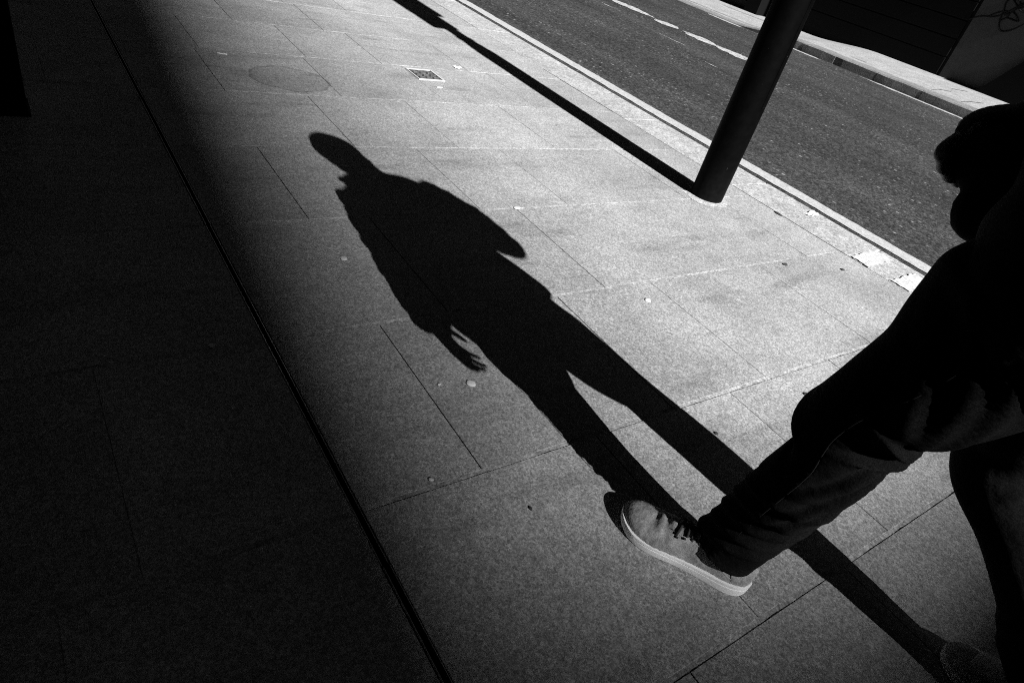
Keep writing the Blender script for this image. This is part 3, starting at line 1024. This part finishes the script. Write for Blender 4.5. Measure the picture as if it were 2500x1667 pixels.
# jacket ----------------------------------------------------------
def disp_jacket(s, th, p):
    z = p[2]
    o = 0.004 * soft(z * 0.8 + 0.2, th)
    for z0, a in ((0.86, 0.010), (0.92, 0.008), (1.00, 0.007), (1.12, 0.006)):
        o = o + ridge(z, th, z0, math.pi * 0.7, 0.05, 0.022, 1.2, a)
    return o
TORSO = [(1.190, 0.115, 0.842, 0.212, 0.140), (1.188, 0.122, 0.858, 0.226, 0.165), (1.186, 0.126, 0.885, 0.226, 0.172), (1.184, 0.130, 0.920, 0.220, 0.172), (1.182, 0.134, 0.980, 0.208, 0.170),
         (1.180, 0.140, 1.080, 0.188, 0.172), (1.178, 0.132, 1.220, 0.192, 0.165), (1.172, 0.128, 1.340, 0.196, 0.150), (1.168, 0.125, 1.420, 0.180, 0.120),
         (1.160, 0.125, 1.465, 0.128, 0.095), (1.152, 0.132, 1.500, 0.082, 0.082), (1.145, 0.138, 1.535, 0.076, 0.078)]
jp = [loft(TORSO, 64, 10, disp_jacket, 2.1)]
def sleeve(path, rs, seed):
    r = np.random.RandomState(seed)
    ph = r.uniform(0, 6, 6)
    def d(s, th, p):
        o = np.zeros_like(th)
        for k in range(6):
            o = o + 0.0022 * np.sin((9 + 5 * k) * s * 3 + (1 + k % 3) * th + ph[k])
        return o
    return loft([(*p, a, a) for p, a in zip(path, rs)], 36, 12, d)
jp.append(sleeve([(1.048, 0.115, 1.420)] + ARM_L[1:4] + [(0.926, -0.004, 0.925)], (0.084, 0.076, 0.066, 0.062, 0.055), 3))
jp.append(sleeve([(1.315, 0.12, 1.430)] + ARM_R[1:4] + [(1.308, 0.366, 1.008)], (0.080, 0.076, 0.062, 0.068, 0.060), 4))
# loose front hem swinging forward in two soft lobes
jp.append(loft([(1.19, 0.18, 0.93, 0.06, 0.06), (1.21, 0.28, 0.885, 0.055, 0.055), (1.22, 0.340, 0.860, 0.048, 0.048), (1.222, 0.366, 0.849, 0.030, 0.030)], 20, 8))
jp.append(loft([(1.20, 0.20, 0.98, 0.06, 0.06), (1.24, 0.32, 0.945, 0.07, 0.07), (1.255, 0.385, 0.918, 0.055, 0.055), (1.258, 0.412, 0.905, 0.034, 0.034)], 20, 8))
# bunched hood / collar
jp.append(loft([(1.062, 0.10, 1.520, 0.026, 0.034), (1.10, 0.035, 1.545, 0.032, 0.045), (1.165, 0.015, 1.545, 0.034, 0.050), (1.225, 0.05, 1.525, 0.030, 0.042), (1.245, 0.12, 1.495, 0.022, 0.03)], 20, 8, None, 2.0, True, (0, 0, 1)))
jp.append(loft([(1.075, 0.10, 1.475, 0.03, 0.03), (1.035, 0.115, 1.500, 0.022, 0.022), (1.018, 0.12, 1.512, 0.012, 0.012)], 16, 6, None, 2.0, True, (0, 1, 0)))
jacket = link('jacket', mesh('jacket', *join(jp)), MAT['jacket'], person)
remesh(jacket, 0.007, 3)
jacket['label'] = 'black hip-length jacket'

# shoes -------------------------------------------------------------
_spl = {}
def spl(xs, ys, x):
    """smooth interpolation"""
    key = (tuple(xs), tuple(ys))
    if key not in _spl:
        P2 = catmull(np.column_stack([xs, ys]), 20)
        _spl[key] = (P2[:, 0], P2[:, 1])
    return float(np.interp(x, *_spl[key]))
LEN = 0.306
HX = [0, 0.006, 0.020, 0.05, 0.10, 0.15, 0.20, 0.235, 0.265, 0.288, 0.300, LEN]
HO = [0, 0.016, 0.030, 0.037, 0.036, 0.039, 0.049, 0.0525, 0.049, 0.036, 0.021, 0]
CEN = lambda u: 0.006 * math.sin(math.pi * u / LEN) - 0.010 * max(0, (u - 0.2) / 0.1) ** 2 * 0.5
def make_shoe(origin, yaw, mirror, pitch=0.0, bend=0.0, label=None):
    """u: heel to toe, v: towards the outer side, w: up. mirror=+1 left foot, -1 right foot"""
    cy_, sy_ = math.cos(yaw), math.sin(yaw)
    fwd = Vector((-sy_, cy_, 0)); lat = Vector((-cy_, -sy_, 0)) * mirror
    def X(u, v, w_):
        # toe spring and lifted heel (bend at the ball of the foot)
        w2 = w_ + 0.010 * max(0, (u - 0.24) / 0.06) ** 2
        u2 = u
        if pitch:
            ub = 0.215
            if u < ub:
                du = ub - u
                k = min(1.0, du / 0.05)
                a = pitch * (0.5 * k if k < 1 else (1 - 0.025 / du * 1.0))
                u2 = ub - du * math.cos(a) + w_ * math.sin(a)
                w2 = w_ * math.cos(a) + du * math.sin(a)
        p = Vector(origin) + fwd * u2 + lat * v + Vector((0, 0, w2))
        return (p.x, p.y, p.z)
    # outline stations
    us = [LEN * (0.5 - 0.5 * math.cos(math.pi * i / 40)) for i in range(41)]
    def hw(u): return max(0.0, spl(HX, HO, u))
    outline = [(u, CEN(u) + hw(u)) for u in us] + [(u, CEN(u) - hw(u) * 0.95) for u in reversed(us[1:-1])]
    n = len(outline)
    def topw(u): return 0.028 - 0.005 * (u / LEN) + 0.004 * math.exp(-((u - 0.02) / 0.05) ** 2)
    layers = [(-0.004, 0.000), (0.0005, 0.003), (0.002, 0.30), (0.002, 0.66), (0.0004, 0.70), (0.0004, 0.735), (0.0024, 0.77), (0.0020, 0.97), (-0.001, 1.0)]
    V, F = [], []
    for off, fr in layers:
        for (u, v) in outline:
            du, dv = u - 0.15, v
            l = math.hypot(du, dv * 2.2) + 1e-6
            nu, nv = du / l, 2.2 * dv / l
            w_ = topw(u) * fr if fr > 0.01 else 0.0015 * (fr > 0.001)
            V.append(X(u + nu * off, v + nv * off, w_ + 0.0005))
    L_ = len(layers)
    flip = mirror > 0
    for i in range(L_ - 1):
        for j in range(n):
            k = (j + 1) % n
            q = (i * n + j, i * n + k, (i + 1) * n + k, (i + 1) * n + j)
            F.append(q if not flip else tuple(reversed(q)))
    F.append(tuple(range(n))); F.append(tuple(range((L_ - 1) * n, L_ * n)))
    me = mesh('sole', V, F)
    bm = bmesh.new(); bm.from_mesh(me); bmesh.ops.recalc_face_normals(bm, faces=bm.faces[:]); bm.to_mesh(me); bm.free()
    # upper
    PK = ([0, 0.004, 0.02, 0.05, 0.085, 0.115, 0.15, 0.185, 0.215, 0.24, 0.262, 0.282, 0.296, LEN],
          [0.062, 0.074, 0.080, 0.082, 0.092, 0.102, 0.094, 0.082, 0.072, 0.065, 0.060, 0.052, 0.041, 0.026])
    NU, NV = 74, 40
    def sect(u, a):
        """a in [-1, 1] across; returns v, w"""
        h = max(hw(u) - 0.0035, 0.0006); pk = spl(*PK, u); base = topw(u) - 0.004
        ang = a * math.pi / 2
        ex = 0.72 if u > 0.19 else 0.6
        v = CEN(u) + h * math.copysign(abs(math.sin(ang)) ** 0.9, ang) * (1 - 0.10 * math.cos(ang) ** 2)
        w_ = base + (pk - base) * max(math.cos(ang), 0) ** ex
        # inner ankle narrows upwards
        if u < 0.16:
            k = (w_ - base) / max(pk - base, 1e-4)
            v = CEN(u) + (v - CEN(u)) * (1 - 0.16 * k)
        # vamp creases behind the toe cap and slack folds on the sides
        cr = 0.0046 * math.sin((u - 0.215) * 230 + a * 2.4) * math.exp(-((u - 0.210) / 0.022) ** 2)
        cr += 0.0042 * math.sin((u + 0.03 * abs(a)) * 170 + a * 5) * math.exp(-((u - 0.17) / 0.05) ** 2) * abs(a) ** 2
        cr -= 0.0030 * math.exp(-((u - 0.232 - 0.02 * abs(a)) / 0.007) ** 2) * (abs(a) < 0.9)
        return v + math.copysign(cr * abs(a), a) * 0.6, w_ + cr * (1 - abs(a))
    V, F = [], []
    uu = [0.0012 + (LEN - 0.0024) * (0.5 - 0.5 * math.cos(math.pi * i / NU)) for i in range(NU + 1)]
    for u in uu:
        for j in range(NV + 1):
            a = -1 + 2 * j / NV
            v, w_ = sect(u, a)
            V.append(X(u, v, w_))
    for i in range(NU):
        for j in range(NV):
            p0 = i * (NV + 1) + j
            F.append((p0, p0 + 1, p0 + NV + 2, p0 + NV + 1))
    me2 = mesh('upper', V, F)
    bm = bmesh.new(); bm.from_mesh(me2); bmesh.ops.recalc_face_normals(bm, faces=bm.faces[:]); bm.to_mesh(me2); bm.free()
    shoe = link('shoe', me2, MAT['canvas'], person, True)
    if label: shoe['label'] = label
    so = link('sole', me, MAT['rubber'], shoe, True)
    so['label'] = 'white rubber sole'
    es = so.modifiers.new('e', 'EDGE_SPLIT'); es.split_angle = math.radians(38)
    # laces over the throat, each its own strip with a lift
    for k, u in enumerate((0.134, 0.149, 0.164, 0.179)):
        pts = []
        for q in range(9):
            a = -0.50 + 1.0 * q / 8
            v, w_ = sect(u + 0.006 * (q / 8 - 0.5) * (1 if k % 2 else -1), a)
            pts.append(X(u + 0.006 * (q / 8 - 0.5) * (1 if k % 2 else -1), v, w_ + 0.0030 + 0.001 * math.sin(q)))
        link('lace', mesh('lace', *tube(pts, 0.0030, 8, 3)), MAT['lace'], shoe, True)
        for s in (-1, 1):
            v, w_ = sect(u, s * 0.53)
            c = X(u, v, w_ + 0.0015)
            d = [X(u, *[b + e for b, e in zip(sect(u, s * (0.53 + t)), (0, 0.0015))]) for t in (-0.03, 0, 0.035)]
            link('eyelet', mesh('eyelet', *tube(d, 0.0034, 8, 2)), MAT['lace'], shoe, True)
    # dark tongue showing between the facings
    V, F = [], []
    for i in range(12):
        u = 0.108 + 0.066 * i / 11
        for j in range(7):
            a = (-0.20 + 0.40 * j / 6) * (1.0 - 0.25 * i / 11)
            v, w_ = sect(u, a)
            V.append(X(u, v, w_ + 0.0012))
    for i in range(11):
        for j in range(6):
            p0 = i * 7 + j
            F.append((p0, p0 + 1, p0 + 8, p0 + 7))
    link('tongue', mesh('tongue', V, F), MAT['lining'], shoe, True)
    # facing edge and quarter seam (double stitch), heel counter
    for s in (-1, 1):
        for off in (0.0, 0.0045):
            pts = []
            for q in range(14):
                t = q / 13
                u = 0.196 - 0.150 * t - off * 0.6
                a = s * (0.30 + 0.62 * t ** 0.75 + off * 2.0)
                v, w_ = sect(u, max(-0.97, min(0.97, a)))
                pts.append(X(u, v + s * 0.0004, w_ + 0.0006))
            link('stitching', mesh('stitching', *tube(pts, 0.0007, 6, 2)), MAT['rubber2'], shoe, True)
        pts = []
        for q in range(8):
            a = s * (0.55 + 0.40 * q / 7)
            v, w_ = sect(0.062 - 0.02 * q / 7, a)
            pts.append(X(0.062 - 0.02 * q / 7, v + s * 0.0003, w_ + 0.0004))
        link('stitching', mesh('stitching', *tube(pts, 0.0008, 6, 2)), MAT['lining'], shoe, True)
    return shoe
make_shoe((1.118, 0.252, 0.0), math.radians(27), 1, label='grey canvas shoe with white sole, planted ahead')
make_shoe((1.418, -0.355, 0.0), math.radians(-4), -1, pitch=math.radians(24), label='trailing shoe with raised heel')

LEAN = (SUN_AZ + 0.012) / math.tan(SUN_EL)
done = set()
for o in [person] + list(person.children_recursive):
    if o.data.name in done: continue
    done.add(o.data.name)
    n_ = len(o.data.vertices)
    co = np.empty(n_ * 3)
    o.data.vertices.foreach_get('co', co)
    co = co.reshape(-1, 3)
    co[:, 0] -= LEAN * co[:, 2]
    o.data.vertices.foreach_set('co', co.ravel())
    o.data.update()
